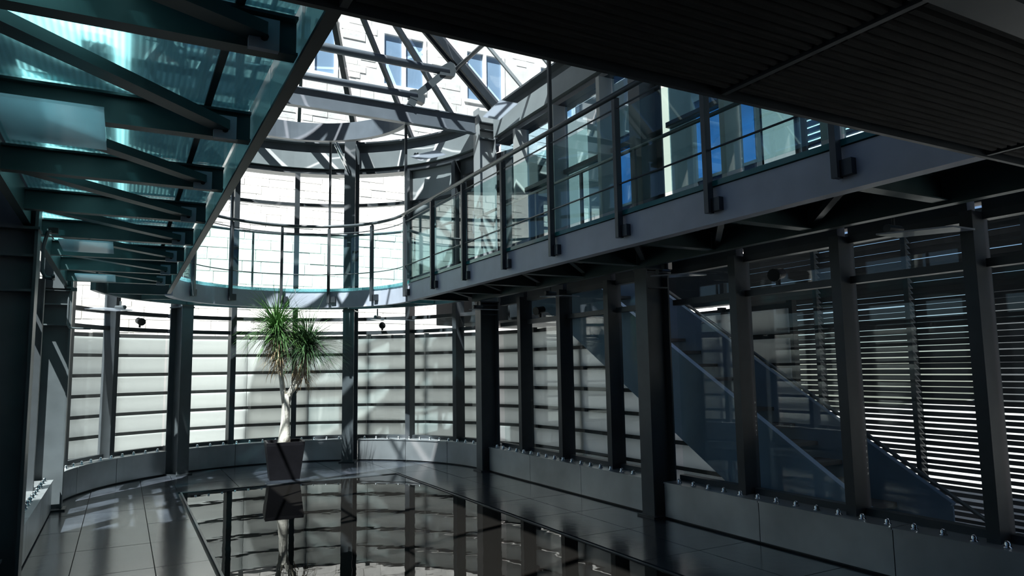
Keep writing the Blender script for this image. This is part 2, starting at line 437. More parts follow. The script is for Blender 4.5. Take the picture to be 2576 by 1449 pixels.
column('slim dark steel column rising to the roof just right of the potted palm', ap(60, HALF-.1), ap(60, 1, c=(0, 0)))
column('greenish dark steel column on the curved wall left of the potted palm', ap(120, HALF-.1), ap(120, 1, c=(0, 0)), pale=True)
column('pale lit steel column on the left with two stiffener plates and conduit loops', (XCL, 10.25), (-1, 0), stiff=(2.2, 2.45, 2.62))
column('broad near black steel column at the left edge of the picture', (XCL, 6.15), (-1, 0), stiff=(2.2, 2.45))

# ------------------------------------------------------------------ near ceiling: corrugated deck slab over the camera
ceil = struct('ceiling', MB().box(XL-.05, XR+.25, -3, 1.98, 2.7, 2.95), M_soffit)
pitch = .046
def deck(x0, x1, y0, y1, zt):
    m = MB(); y = y0; prof = []
    while y + pitch <= y1+1e-6:
        prof += [(y, zt), (y+pitch*.25, zt), (y+pitch*.38, zt-.02), (y+pitch*.88, zt-.02)]; y += pitch
    prof += [(y, zt)]
    b = len(m.v)
    for x in (x0, x1):
        for (yy, z) in prof: m.v.append((x, yy, z))
        for (yy, z) in prof: m.v.append((x, yy, z+.004))
    k = len(prof)
    for i in range(k-1):
        m.f.append((b+i, b+i+1, b+2*k+i+1, b+2*k+i)); m.f.append((b+k+i, b+k+i+1, b+3*k+i+1, b+3*k+i))
        m.f.append((b+i, b+i+1, b+k+i+1, b+k+i)); m.f.append((b+2*k+i, b+2*k+i+1, b+3*k+i+1, b+3*k+i))
    return m
for (x0, x1) in ((XL-.05, .5), (.55, 2.0), (2.06, 3.84), (3.93, XR-.1)):
    deck(x0, x1, -3, 1.965, 2.675).build('deck_sheet', M_soffit, ceil)
MB().box(XL-.05, XR-.1, 1.968, 1.99, 2.645, 2.7).build('edge_angle', M_dark, ceil)
for x in (.525, 2.03, 3.885): MB().box(x-.012, x+.012, -3, 1.96, 2.65, 2.7).build('seam_strip', M_mull, ceil)
MB().box(XL, XR, .98, 1.1, 2.6, 2.66).build('cable_tray', M_steel, ceil)

# ------------------------------------------------------------------ right gallery (straight) and apse gallery (curved)
GXI = 3.85                        # inner face of the right gallery
GC = (CX, 10.5); GR = GXI-CX      # centre and radius of the curved inner edge
POSTY = [10.43, 9.31, 8.25, 7.15, 6.1, 4.97, 3.87, 2.78]; TALL = [10.43, 6.1, 3.87]
gal = thing('gallery_walkway', 'straight steel gallery along the right wall, glass railing panels and grey fascia beam', 'walkway', (4.4, 6.2, 2.65))
m = MB().box(GXI, GXI+.02, 1.99, 10.44, 2.65, 2.92).box(GXI+.02, GXI+.1, 1.99, 10.44, 2.65, 2.668).box(GXI+.02, GXI+.1, 1.99, 10.5, 2.9, 2.92)
part(m, 'fascia_beam', M_fascia, gal)
part(MB().box(GXI+.11, XR-.1, 1.99, 10.38, 2.86, 2.9), 'deck_plate', M_joist, gal)
part(MB().box(GXI-.02, XR-.1, 1.99, 10.38, 2.925, 2.965), 'deck_glass', M_edge, gal)
part(MB().box(XR-.18, XR-.1, 1.99, 10.3, 2.66, 2.86), 'wall_beam', M_joist, gal)
for y in [2.78, 3.87, 4.97, 6.1, 7.15, 8.25, 9.31, 10.43]:
    part(MB().box(GXI+.1, XR-.19, y-.05, y+.05, 2.68, 2.69).box(GXI+.1, XR-.19, y-.006, y+.006, 2.69, 2.85).box(GXI+.1, XR-.19, y-.05, y+.05, 2.85, 2.858), 'joist', M_joist, gal)
    part(MB().bar((GXI+.15, y+.06, 2.75), (XR-.2, y+1.0 if y < 10 else y+.1, 2.75), .05, .05), 'brace', M_dark, gal)
for y in POSTY:
    top = 5.5 if y in TALL else 4.0
    part(MB().box(GXI-.05, GXI-.014, y-.016, y+.016, 2.72, top).box(GXI-.075, GXI-.05, y-.022, y+.022, 2.72, 3.98), 'railing_post', M_mull, gal)
    part(MB().box(GXI-.045, GXI, y-.1, y-.017, 2.73, 2.83), 'post_bracket', M_dark, gal)
ry = [1.99]+sorted(POSTY)
part(MB().tube([(GXI-.06, y, 4.02) for y in (1.99, 10.5)], .026, 10), 'handrail', M_steel, gal, True)
for z in (3.9, 3.2): part(MB().tube([(GXI-.045, y, z) for y in (1.99, 10.5)], .008, 6), 'rail_wire', M_steel, gal, True)
for i in range(len(ry)-1):
    part(MB().box(GXI-.035, GXI-.027, ry[i]+.04, ry[i+1]-.04, 2.99, 3.87), 'glass_panel', M_balu, gal)
part(MB().tube([(XR-.16, y, 4.0) for y in (1.99, 10.1)], .022, 8), 'wall_handrail', M_steel, gal, True)
for y in POSTY[1:]: part(MB().box(XR-.175, XR-.145, y-.02, y+.02, 2.97, 3.99), 'wall_post', M_mull, gal)

ag = thing('gallery_walkway', 'curved steel and glass gallery sweeping round the far end behind the palm', 'walkway', (CX, 11.9, 2.65))
A0, A1 = 0, 172
pth = arcpath(A0, A1, GR, 40, GC)
m = MB().sweep(pth, [(0, 2.65), (.1, 2.65), (.1, 2.668), (.02, 2.668), (.02, 2.9), (.1, 2.9), (.1, 2.92), (0, 2.92)])
part(m, 'fascia_beam', M_fascia, ag)
def ringdeck(z0, z1, r0, R1, a0, a1, n, c0, c1, o0=0):
    m = MB(); b = 0
    for i in range(n+1):
        a = a0+(a1-a0)*i/n; p = ap(a, r0, c=c0); q = ap(a+(o0*(1-i/n)), R1, c=c1)
        m.v += [(p[0], p[1], z0), (q[0], q[1], z0), (q[0], q[1], z1), (p[0], p[1], z1)]
    for i in range(n):
        for k in range(4):
            a = i*4+k; b = i*4+(k+1) % 4; m.f.append((a, b, b+4, a+4))
    m.f += [(3, 2, 1, 0), (4*n, 4*n+1, 4*n+2, 4*n+3)]
    return m
sector = [0, 20, 40, 60, 80, 100, 120, 140, 160, 172]
for i in range(len(sector)-1):
    part(ringdeck(2.925, 2.965, GR-.02, HALF-.3, sector[i]+.2, sector[i+1]-.2, 6, GC, (CX, CY), 5.9 if i == 0 else 0), 'deck_glass', M_deckg, ag)
    a = sector[i]+1
    p, q = ap(a, GR+.11, 2.79, GC), ap(a+(5.5 if i == 0 else 0), HALF-.32, 2.79)
    part(MB().bar(p, q, .05, .2), 'joist', M_joist, ag)
part(MB().sweep(arcpath(6.5, 172, HALF-.3, 40), [(0, 2.68), (.06, 2.68), (.06, 2.9), (0, 2.9)]), 'wall_beam', M_steel, ag)
APA = [32, 60.5, 88, 118, 146]
for a in APA:
    t = math.radians(a); u = (math.cos(t), math.sin(t), 0); w = (-u[1], u[0], 0)
    top = 5.55 if a in (60.5, 118) else 4.0
    part(MB().obox(ap(a, GR-.03, 0, GC), u, w, .018, .016, 2.72, top).obox(ap(a, GR-.06, 0, GC), u, w, .012, .022, 2.72, 3.98), 'railing_post', M_mull, ag)
    part(MB().obox(ap(a-2.6, GR-.022, 0, GC), u, w, .02, .04, 2.73, 2.83), 'post_bracket', M_dark, ag)
def arcrail(R, z, r, a0=A0, a1=A1, c=GC, n=40): return MB().tube([ap(a0+(a1-a0)*i/n, R, z, c) for i in range(n+1)], r, 8)
part(arcrail(GR-.06, 4.02, .026), 'handrail', M_steel, ag, True)
for z in (3.9, 3.2): part(arcrail(GR-.045, z, .008), 'rail_wire', M_steel, ag, True)
part(arcrail(HALF-.36, 4.0, .022, 7, 172, (CX, CY)), 'wall_handrail', M_steel, ag, True)
for a in (30, 50, 97, 150): part(MB().tube([ap(a, HALF-.36, 2.97), ap(a, HALF-.36, 3.99)], .018, 8), 'wall_post', M_mull, ag)
for i, (a0, a1) in enumerate([(1, 31), (33, 59.5), (61.5, 87), (89, 117), (119, 145), (147, 171)]):
    part(MB().sweep(arcpath(a0, a1, GR-.03, 8, GC), [(-.004, 2.99), (.004, 2.99), (.004, 3.87), (-.004, 3.87)]), 'glass_panel', M_balu, ag)

# ------------------------------------------------------------------ left glass footbridge
LX0, LX1 = XL+.0, .53
br = thing('glass_footbridge', 'teal glass floored footbridge on dark steel joists along the left wall', 'walkway', (0, 6, 2.65))
part(MB().box(LX1-.03, LX1, 1.99, 10.49, 2.65, 2.69).box(LX1-.045, LX1-.03, 1.99, 10.49, 2.65, 2.664), 'edge_bar', M_dark, br)
for k in range(8): part(MB().box(LX1-.022, LX1-.008, 2.0+1.06*k, 3.05+1.06*k, 2.692, 2.9), 'edge_glass', M_deckg, br)
part(MB().box(LX0, LX0+.05, 1.99, 10.49, 2.68, 2.86), 'wall_beam', M_joist, br)
jy = [2.5+1.055*k for k in range(8)]
pj = [1.99]+jy+[10.49]
for i, y in enumerate(jy):
    m = MB().box(LX0+.05, LX1-.03, y-.035, y+.035, 2.705, 2.715).box(LX0+.05, LX1-.03, y-.006, y+.006, 2.715, 2.835).box(LX0+.05, LX1-.03, y-.04, y+.04, 2.835, 2.847)
    part(m, 'joist', M_joist, br)
    y2 = jy[i-1]+.05 if i else 1.99
    part(MB().bar((LX0+.12, y2+.02, 2.75), (LX1-.16, y-.07, 2.75), .08, .045), 'brace', M_joist, br)
    q = part(MB().box(LX1-.2, LX1-.1, y-.075, y-.048, 2.69, 2.8), 'end_cleat', M_fascia, br)
    part(MB().tube([(LX1-.15, y-.085, 2.73), (LX1-.15, y-.075, 2.73)], .014, 8), 'bolt', M_black, q)
for i in range(len(pj)-1):
    part(MB().box(LX0+.06, LX1-.035, pj[i]+.012, pj[i+1]-.012, 2.866, 2.896), 'floor_glass', M_deckg, br)
part(MB().box(LX1-.24, LX1-.21, 1.99, 10.5, 2.85, 2.864), 'glass_bearer', M_joist, br)
part(MB().tube([(LX1-.04, y, 4.02) for y in (1.99, 10.49)], .026, 8), 'handrail', M_steel, br, True)
for y in (2.1, 3.9, 6.1, 8.2, 10.3): part(MB().box(LX1-.06, LX1-.02, y-.016, y+.016, 2.95, 4.0), 'railing_post', M_mull, br)

# ------------------------------------------------------------------ roof: ridge hall glazing + half cone, added opaque near part
APX = Vector((CX, CY, 8.86)); ZE = Z_EAVE
EX = RG+.05
rf = thing('glass_roof', 'pitched glass skylight roof with steel rafters over the hall and its rounded end', 'skylight', (CX, CY, ZE))
YF = 7.7
def rafter(a, b, w, h, name='rafter', m=None): part(MB().bar(a, b, w, h), name, m or M_steel, rf)
for s in (1, -1):
    for y in (YF+.05,):
        rafter((CX+s*EX, y, ZE), (CX+s*.05, y, 8.83), .07, .14)
    for dy in (-.07, .07):
        rafter((CX+s*EX, CY+dy, ZE), (CX+s*.08, CY+dy, 8.83), .05, .16, m=M_dark)
    ylist = [YF+.05, CY-.1]
    for i in range(1):
        y0, y1 = ylist[i]+.05, ylist[i+1]-.05
        for k in range(3):
            f0, f1 = k/3+.006, (k+1)/3-.006
            P = []
            for f, y in ((f0, y0), (f0, y1), (f1, y1), (f1, y0)):
                P.append((CX+s*EX*(1-f)+s*.05*f, y, ZE+.1+(8.86-ZE)*f))
            part(MB().prism(P, (s*.7, 0, .7), .012), 'glass_pane', M_roofg, rf)
    for f in (.25, .62):
        part(MB().tube([(CX+s*EX*(1-f), y, ZE-.14+(8.86-ZE)*f) for y in (YF, CY)], .035, 8), 'purlin_tube', M_steel, rf, True)
for s in (1, -1):
    for y in (8.5, 9.35): rafter((CX+s*EX, y, ZE+.06), (CX+s*.05, y, 8.85), .03, .05, 'glazing_bar', M_pale)
part(MB().box(CX-.06, CX+.06, YF, CY, 8.78, 8.92), 'ridge_beam', M_steel, rf)
RA = [0, 20, 40, 60, 80, 100, 120, 140, 160, 180]
for a in RA[1:-1]:
    big = a in (60, 120); rafter(ap(a, EX, ZE), ap(a, .12, 8.8), .09 if big else .06, .16 if big else .1, m=M_dark if big else M_steel)
for i in range(9):
    for k in range(3):
        f0, f1 = k/3+.006, (k+1)/3-.006; P = []
        for f, a in ((f0, RA[i]+1.2), (f0, RA[i+1]-1.2), (f1, RA[i+1]-1.2-2*f1), (f1, RA[i]+1.2+2*f1)):
            P.append(ap(a, EX*(1-f)+.1*f, ZE+.1+(8.86-ZE)*f))
        part(MB().prism(P, (0, 0, 1), .012), 'glass_pane', M_roofg, rf)
part(MB().lathe((CX, CY, 8.7), [(.16, 0), (.18, .05), (.18, .2), (.06, .28)], 16), 'apex_hub', M_steel, rf)
# opaque near roof: unseen, added to keep the sun off the near floor
nr = struct('roof', MB().prism([(.4, YF, 7.13), (.4, YF, 6.98), (CX+EX+.2, YF, 5.9), (CX+EX+.2, YF, ZE+.12), (CX, YF, 8.95)], (0, -1, 0), 10.7), M_annex)
for k in range(7):  # unseen strip left glazed so sunlight reaches the footbridge
    y1 = YF-.05-k*1.48; y0 = y1-1.4; x0, x1 = CX-EX, .4
    zz = lambda x: ZE+.1+(8.86-ZE)*(x-x0)/(EX-.05)
    MB().prism([(x0, y0, zz(x0)), (x1, y0, zz(x1)), (x1, y1, zz(x1)), (x0, y1, zz(x0))], (-.7, 0, .7), .012).build('glass_pane', M_roofg, nr)
    MB().bar((x0, y1+.04, ZE), (x1, y1+.04, zz(x1)-.1), .07, .12).build('rafter', M_steel, nr)

# tie frame under the glass roof at the springing of the rounded end
tf = thing('tie_frame', 'grey steel tie beam with two round tubes and raking struts under the skylight', 'roof frame', (CX, CY, 5.4))
part(MB().box(XL+.12, XR-.12, CY-.05, CY+.05, 5.43, 5.445).box(XL+.12, XR-.12, CY-.008, CY+.008, 5.445, 5.7).box(XL+.12, XR-.12, CY-.05, CY+.05, 5.7, 5.715), 'tie_beam', M_frame, tf)
part(MB().tube([(CX-2.27, CY-.02, 6.4), (CX+2.27, CY-.02, 6.4)], .065, 12), 'upper_tube', M_frame, tf, True)
part(MB().tube([(CX-1.72, CY-.02, 5.9), (CX+1.72, CY-.02, 5.9)], .055, 12), 'lower_tube', M_frame, tf, True)
for s in (1, -1):
    part(MB().bar((CX+s*1.62, CY-.02, 5.715), (CX+s*1.72, CY-.02, 5.95), .07, .12), 'strut', M_steel, tf)
    part(MB().bar((CX+s*1.72, CY-.02, 5.9), (CX+s*2.3, CY-.02, 6.46), .06, .11), 'strut', M_steel, tf)
    part(MB().prism([(CX+s*2.1, CY-.07, 6.3), (CX+s*2.36, CY-.07, 6.32), (CX+s*2.42, CY-.07, 6.52), (CX+s*2.28, CY-.07, 6.56), (CX+s*2.12, CY-.07, 6.44)], (0, 1, 0), .14), 'node_clamp', M_steel, tf)
    part(MB().prism([(CX+s*1.6, CY-.06, 5.84), (CX+s*1.84, CY-.06, 5.78), (CX+s*1.86, CY-.06, 5.9), (CX+s*1.7, CY-.06, 5.99), (CX+s*1.6, CY-.06, 5.96)], (0, 1, 0), .12), 'node_clamp', M_steel, tf)
rb = thing('ring_beam', 'curved grey steel ring beam hanging below the rounded skylight', 'roof frame', (CX, CY+1.6, 5.5))
part(MB().sweep(arcpath(2, 178, GR-.08, 40, (CX, CY+.06)), [(0, 5.46), (.1, 5.46), (.1, 5.475), (.02, 5.475), (.02, 5.745), (.1, 5.745), (.1, 5.76), (0, 5.76)]), 'ring', M_frame, rb)
for a in (60, 120):
    p = Vector(ap(a, GR+.02, 5.5, (CX, CY+.06))); q = Vector(ap(a, HALF-.27, 5.22))
    for dz in (0, -.09):
        part(MB().tube([p+Vector((0, 0, dz)), q+Vector((0, 0, dz))], .02, 8), 'stay_rod', M_chrome, rb, True)

# ------------------------------------------------------------------ outside: board fence round the building
fence = thing('board_fence', 'tall screen of wide white horizontal boards outside the glass walls', 'fence', (CX, 15, -.12))
FA, FB, FYS = 4.55, 5.15, 10.0      # half ellipse
def fpt(a): t = math.radians(a); return (CX+FA*math.cos(t), FYS+FB*math.sin(t))
nodes = [(CX+FA, y) for y in (5.7, 6.8, 7.9, 9.0)] + [fpt(a) for a in range(0, 181, 15)] + [(CX-FA, y) for y in (9.0, 7.9, 6.8, 5.7, 4.6, 3.5, 2.4)]
zb = [-.12+.345*k for k in range(8)]
for i in range(len(nodes)-1):
    a, b = Vector(nodes[i]), Vector(nodes[i+1]); d = (b-a).normalized(); o = Vector((d.y, -d.x))
    for k in range(7):
        m = MB(); n = 3
        a2, b2 = a+d*.004, b-d*.004
        z0, z1 = zb[k], zb[k]+.285
        m.quadbox([(a2.x, a2.y, z0), (b2.x, b2.y, z0), (b2.x+o.x*.025, b2.y+o.y*.025, z0), (a2.x+o.x*.025, a2.y+o.y*.025, z0),
                   (a2.x, a2.y, z1), (b2.x, b2.y, z1), (b2.x+o.x*.025, b2.y+o.y*.025, z1), (a2.x+o.x*.025, a2.y+o.y*.025, z1)])
        part(m, 'board', M_board, fence)
    part(MB().box(a.x+o.x*.07-.04, a.x+o.x*.07+.04, a.y+o.y*.07-.04, a.y+o.y*.07+.04, -.12, 2.33), 'fence_post', M_fpost, fence)
    m = MB()
    for k in range(7):
        za = zb[k]+.27; m.quadbox([(a.x+o.x*.1, a.y+o.y*.1, za), (b.x+o.x*.1, b.y+o.y*.1, za), (b.x+o.x*.12, b.y+o.y*.12, za), (a.x+o.x*.12, a.y+o.y*.12, za),
                   (a.x+o.x*.1, a.y+o.y*.1, za+.09), (b.x+o.x*.1, b.y+o.y*.1, za+.09), (b.x+o.x*.12, b.y+o.y*.12, za+.09), (a.x+o.x*.12, a.y+o.y*.12, za+.09)])
    part(m, 'backing_rail', M_fpost, fence)

# ------------------------------------------------------------------ stone building beyond the rounded end
sb = thing('stone_building', 'sunlit pale limestone building with tall windows beyond the curved glass end', 'building', (3, 18, -.12))
SY = 17.6; WZ0, WZ1 = 9.1, 10.7
wins = [(-1.6+2.45*k, -.3+2.45*k) for k in range(8)]
m = MB().box(-2.6, 19, SY+.06, SY+.5, -.12, WZ0)
m.box(-2.6, 19, SY+.06, SY+.5, WZ1, 15)
e = [-2.6]+[v for w in wins for v in w]+[19]
for i in range(0, len(e), 2): m.box(e[i], e[i+1], SY+.06, SY+.5, WZ0, WZ1)
part(m, 'wall', M_mortar, sb)
m = MB(); z = -.1; row = 0
while z < 14.8:
    h = random.choice((.16, .2, .24, .28)); x = -2.6+random.uniform(0, .4)
    while x < 18.6:
        w = random.uniform(.3, .8); d = random.uniform(.006, .022)
        ok = True
        if z+h > WZ0-.05 and z < WZ1+.05:
            for (a, b) in wins:
                if x+w > a-.08 and x < b+.08: ok = False
        if ok: m.box(x, x+w-.018, SY+.06-d, SY+.07, z, z+h-.016)
        x += w
    z += h
st = part(m, 'stone_courses', M_stone, sb); st['kind'] = 'stuff'
for (a, b) in wins:
    m = MB().box(a, a+.09, SY+.02, SY+.2, WZ0, WZ1).box(b-.09, b, SY+.02, SY+.2, WZ0, WZ1).box(a+.09, b-.09, SY+.02, SY+.2, WZ0, WZ0+.1).box(a+.09, b-.09, SY+.02, SY+.2, WZ1-.1, WZ1).box((a+b)/2-.05, (a+b)/2+.05, SY+.02, SY+.2, WZ0+.1, WZ1-.1)
    f = part(m, 'window', M_wframe, sb)
    for (c, d) in ((a+.09, (a+b)/2-.05), ((a+b)/2+.05, b-.09)):
        part(MB().box(c, d, SY+.1, SY+.12, WZ0+.1, WZ1-.1), 'pane', M_winglass, f)

# ------------------------------------------------------------------ upper facade behind the right glass, dark annex far behind
uf = thing('upper_facade', 'dark upper facade with beige pilasters and windows behind the gallery glass', 'facade', (6.5, 4, 2.96))
UX = 6.8
part(MB().box(UX+.12, UX+.3, -3, 6.68, 3.06, 6.2).box(UX+.12, UX+.3, 6.68, 10.2, 2.38, 6.2), 'wall', M_annexd, uf)
for y in (.6, 2.6, 5.55, 7.75, 9.85):
    part(MB().box(UX-.1, UX+.12, y, y+.32, 2.96, 5.9), 'pilaster', M_beige, uf)
for y in (1.1, 3.1, 4.3, 6.05, 8.25):
    h = 1.12
    f = part(MB().box(UX+.04, UX+.12, y, y+.06, 3.2, 5.3).box(UX+.04, UX+.12, y+h, y+h+.06, 3.2, 5.3).box(UX+.04, UX+.12, y+.06, y+h, 3.2, 3.27).box(UX+.04, UX+.12, y+.06, y+h, 5.23, 5.3).box(UX+.05, UX+.12, y+.06, y+h, 4.1, 4.14), 'window', M_annex, uf)
    for (a, b) in ((3.27, 4.1), (4.14, 5.23)): part(MB().box(UX+.08, UX+.1, y+.06, y+h, a, b), 'pane', M_blue, f)
lk = thing('link_corridor', 'dark enclosed corridor behind the door at the right end of the curved gallery', 'corridor', ap(18, 4.5, 2.4))
t = math.radians(19); u = (math.cos(t), math.sin(t), 0); w = (-u[1], u[0], 0); cc = ap(19, 4.62, 0)
q = lambda a, b: (cc[0]+u[0]*a+w[0]*b, cc[1]+u[1]*a+w[1]*b, 0)
part(MB().obox(cc, u, w, 1.2, 1.0, 2.4, 2.9), 'floor_slab', M_annexd, lk)
part(MB().obox(cc, u, w, 1.2, 1.0, 5.2, 5.35), 'roof_slab', M_annexd, lk)
part(MB().obox(q(0, 1.0), u, w, 1.2, .04, 2.9, 5.2), 'side_wall', M_annexd, lk)
part(MB().obox(q(1.2, 0), u, w, .04, 1.0, 2.9, 5.2), 'end_wall', M_annex, lk)
for k in range(9): part(MB().obox(q(1.1, -.85+k*.2), u, w, .03, .05, 2.95, 4.9), 'wall_slat', M_steel, lk)
an = thing('annex_building', 'dark low annex seen through the gaps of the right blinds', 'building', (34, 0, -.12))
part(MB().box(32, 36, -34, 17.5, -.12, 4.6), 'wall', M_annex, an)
part(MB().box(31.8, 36.2, -34.2, 17.6, 4.6, 4.75), 'roof', M_annexd, an)

# ------------------------------------------------------------------ venetian blinds outside the right wall
def blind(label, y0, y1, z0, z1, x, tilt, grp, pitchz=.058, sm=None):
    r = thing('venetian_blind', label, 'blind', (x, (y0+y1)/2, z0), grp)
    part(MB().box(x-.04, x+.04, y0, y1, z1, z1+.06), 'head_rail', M_mull, r)
    part(MB().box(x-.03, x+.03, y0, y1, z0-.03, z0-.01), 'bottom_rail', M_mull, r)
    n = int((z1-z0)/pitchz); me = None; h = .038
    for k in range(n):
        c, s = math.cos(tilt)*h, math.sin(tilt)*h
        if me is None:
            m = MB(); m.quadbox([(-c, y0-(y0+y1)/2, -s), (c, y0-(y0+y1)/2, s), (c, (y1-y0)/2, s), (-c, (y1-y0)/2, -s), (-c, -(y1-y0)/2, -s+.003), (c, -(y1-y0)/2, s+.003), (c, (y1-y0)/2, s+.003), (-c, (y1-y0)/2, -s+.003)])
            o = m.build('slat', sm or M_slat, r); me = o.data
        else:
            o = bpy.data.objects.new('slat', me); COL.objects.link(o); o.parent = r
        o.location = (0, 0, .02+k*pitchz+random.uniform(-.004, .004)); o.rotation_euler = (0, random.uniform(-.06, .06), 0)
    part(MB().box(x-.05, x+.05, y1+.005, y1+.055, z0-.2 if z0 < 1 else z0-.2, z1+.05), 'guide_post', M_mull, r)
BX = 7.0
bl = [(4.42, 5.45, 'window blind just right of the thick column, above the stair'), (3.3, 4.36, 'wide lit venetian blind right of the stair foot'),
      (2.2, 3.24, 'venetian blind at the right edge of the picture'), (5.51, 6.6, 'venetian blind partly hidden behind the upper stair panel'), (1.1, 2.14, 'venetian blind nearest the camera, beyond the right picture edge')]
for (y0, y1, lb) in bl: blind(lb, y0, y1, .08, 2.95, BX, math.radians(-38), 'lower venetian blinds')
blind('pale venetian blind on the upper floor behind the gallery railing', 3.3, 5.2, 3.4, 5.25, UX-.16, math.radians(40), 'upper venetian blinds', .08, M_wframe)

# ------------------------------------------------------------------ stair outside the right glass
stt = thing('staircase', 'steel staircase with solid blue side panels descending outside the right glass wall', 'stairs', (6.15, 6.3, -.12))
def lo(y): return .32+(y-5.51)*.585
def up(y): return .43+(y-4.13)*.605
for x, nm in ((5.58, 'near'), (6.62, 'far')):
    ylow = 5.51-(.32+.12)/.585
    ye = 3.3 if nm == 'near' else 3.9
    P = [(x, ye, -.12), (x, ylow, -.12), (x, 9.1, lo(9.1)), (x, 10.3, lo(9.1)), (x, 10.3, 2.9), (x, 8.2, up(8.2)), (x, ye, up(ye))]
    part(MB().prism(P, (1, 0, 0), .02), 'side_panel', M_stair, stt)
    Q = [(x+.01, y, up(y)+.02) for y in (ye, 8.2)]
    part(MB().bar(Q[0], Q[1], .07, .03), 'panel_cap', M_stair, stt)
for k in range(17):
    z = .08+k*.17; y = 4.15+k*.285
    part(MB().box(5.602, 6.618, y, y+.29, z-.04, z), 'tread', M_rubber, stt)
part(MB().box(5.602, 6.618, 9.0, 10.3, 2.80, 2.84), 'landing', M_rubber, stt)
part(MB().tube([(6.58, y, up(y)+.12) for y in (3.4, 8.2)], .02, 8), 'handrail', M_steel, stt, True)

# ------------------------------------------------------------------ lamps
def uplight(label, c, u, sz=(.55, .3), tilt=.0, stem=.16, grp='frosted uplight plates'):
    u = Vector((u[0], u[1], 0)).normalized(); w = Vector((-u.y, u.x, 0)); c = Vector(c)
    r = thing('uplight_lamp', label, 'lamp', c, grp)
    hu, hw = sz[0]/2, sz[1]/2; m = MB()
    P = []
    for (a, b) in ((-hu, -hw), (hu, -hw), (hu, hw), (-hu, hw)):
        q = c+u*a+w*b; P.append(Vector((q.x, q.y, c.z+tilt*a/hu)))
    m.quadbox([tuple(p) for p in P]+[(p.x, p.y, p.z+.012) for p in P]); part(m, 'reflector_plate', M_lamp, r)
    e = c+u*hu*.8
    part(MB().tube([e+Vector((0, 0, .02+tilt*.8)), e+Vector((0, 0, stem+tilt*.8))], .012, 8), 'stem', M_steel, r)
    part(MB().tube([e+w*.08+Vector((0, 0, .05+tilt*.8)), e-w*.08+Vector((0, 0, .05+tilt*.8))], .03, 10), 'lamp_body', M_steel, r)
for (y, lb) in ((9.95, 'frosted uplight plate under the gallery beside the far right column'), (7.75, 'frosted uplight plate under the gallery at the head of the stair'),
                (5.5, 'frosted uplight plate under the gallery just right of the thick dark column'), (2.95, 'frosted uplight plate farthest right, in front of the wide blinds')):
    uplight(lb, (XR-.14, y, 2.5), (0, 1), (.55, .26), .02, .13)
uplight('frosted uplight plate under the curved gallery right of the palm', ap(42, HALF-.25, 2.46), ap(132, 1, c=(0, 0)), (.75, .25), .02, .2)
for (y, lb) in ((3.32, 'largest pale plate lamp under the footbridge at the upper left edge'), (6.5, 'pale plate lamp under the footbridge, second from the left edge'),
                (8.61, 'pale plate lamp under the footbridge, third along the left wall')):
    uplight(lb, (-.28, y, 2.6), (0, 1), (.56, .36), .0, .1, 'plate lamps under the footbridge')
uplight('small pale plate lamp over the left end of the curved wall', (-.2, 11.55, 2.5), (.7, .7), (.5, .34), 0, .14, 'plate lamps under the footbridge')
uplight('frosted uplight plate high on the right eave beside the far column', (XR-.1, 9.4, 5.55), (0, 1), (.6, .3), -.03, .12)
uplight('frosted uplight plate high under the curved eave left of the door', ap(28, HALF-.1, 5.38), ap(118, 1, c=(0, 0)), (.6, .3), .0, .1)

def spot(label, c, d):
    c = Vector(c); d = Vector(d).normalized()
    r = thing('spotlight', label, 'spotlight', c, 'small black spotlights')
    part(MB().tube([c-d*.07, c+d*.05, c+d*.07], .05, 12), 'housing', M_black, r, True)
    part(MB().tube([c+d*.06+Vector((0, 0, .0)), c+d*.09], .06, 12), 'lens_ring', M_black, r)
    part(MB().box(c.x-.015, c.x+.015, c.y-.015, c.y+.015, c.z-.1, c.z-.03), 'bracket', M_black, r)
spot('black spotlight on the transom right of the palm', ap(50, RG-.13, Z_TR+.13), (-.3, -1, -.2))
spot('black spotlight on the transom at the far left', ap(131, RG-.13, Z_TR+.13), (.3, -1, -.2))
spot('black spotlight on the transom among the right blinds', (CX+RG-.13, 4.5, Z_TR+.13), (-1, -.3, -.2))
spot('black spotlight on the transom left of the stair head', (CX+RG-.13, 8.75, Z_TR+.13), (-1, -.3, -.2))

# conduits on the left columns
def conduit(label, pts):
    r = thing('conduit_pipe', label, 'pipe', pts[0], 'bent conduits on the left wall')
    part(MB().tube(pts, .012, 8), 'pipe', M_steel, r, True)
    part(MB().box(pts[0][0]-.03, pts[0][0]+.03, pts[0][1]-.03, pts[0][1]+.03, pts[0][2]-.02, pts[0][2]+.02), 'junction_box', M_mull, r)
conduit('bent conduit loop beside the broad dark left column', [(-.47, 5.95, 2.62), (-.5, 5.9, 2.6), (-.52, 5.9, 2.5), (-.52, 5.9, 2.32), (-.5, 5.9, 2.28), (-.45, 5.9, 2.27), (-.44, 5.7, 2.27)])
conduit('bent conduit loop on the pale lit left column', [(-.55, 10.05, 2.62), (-.58, 10.05, 2.6), (-.6, 10.05, 2.5), (-.6, 10.05, 2.2), (-.58, 10.05, 2.16), (-.5, 10.05, 2.15), (-.36, 10.07, 2.15)])

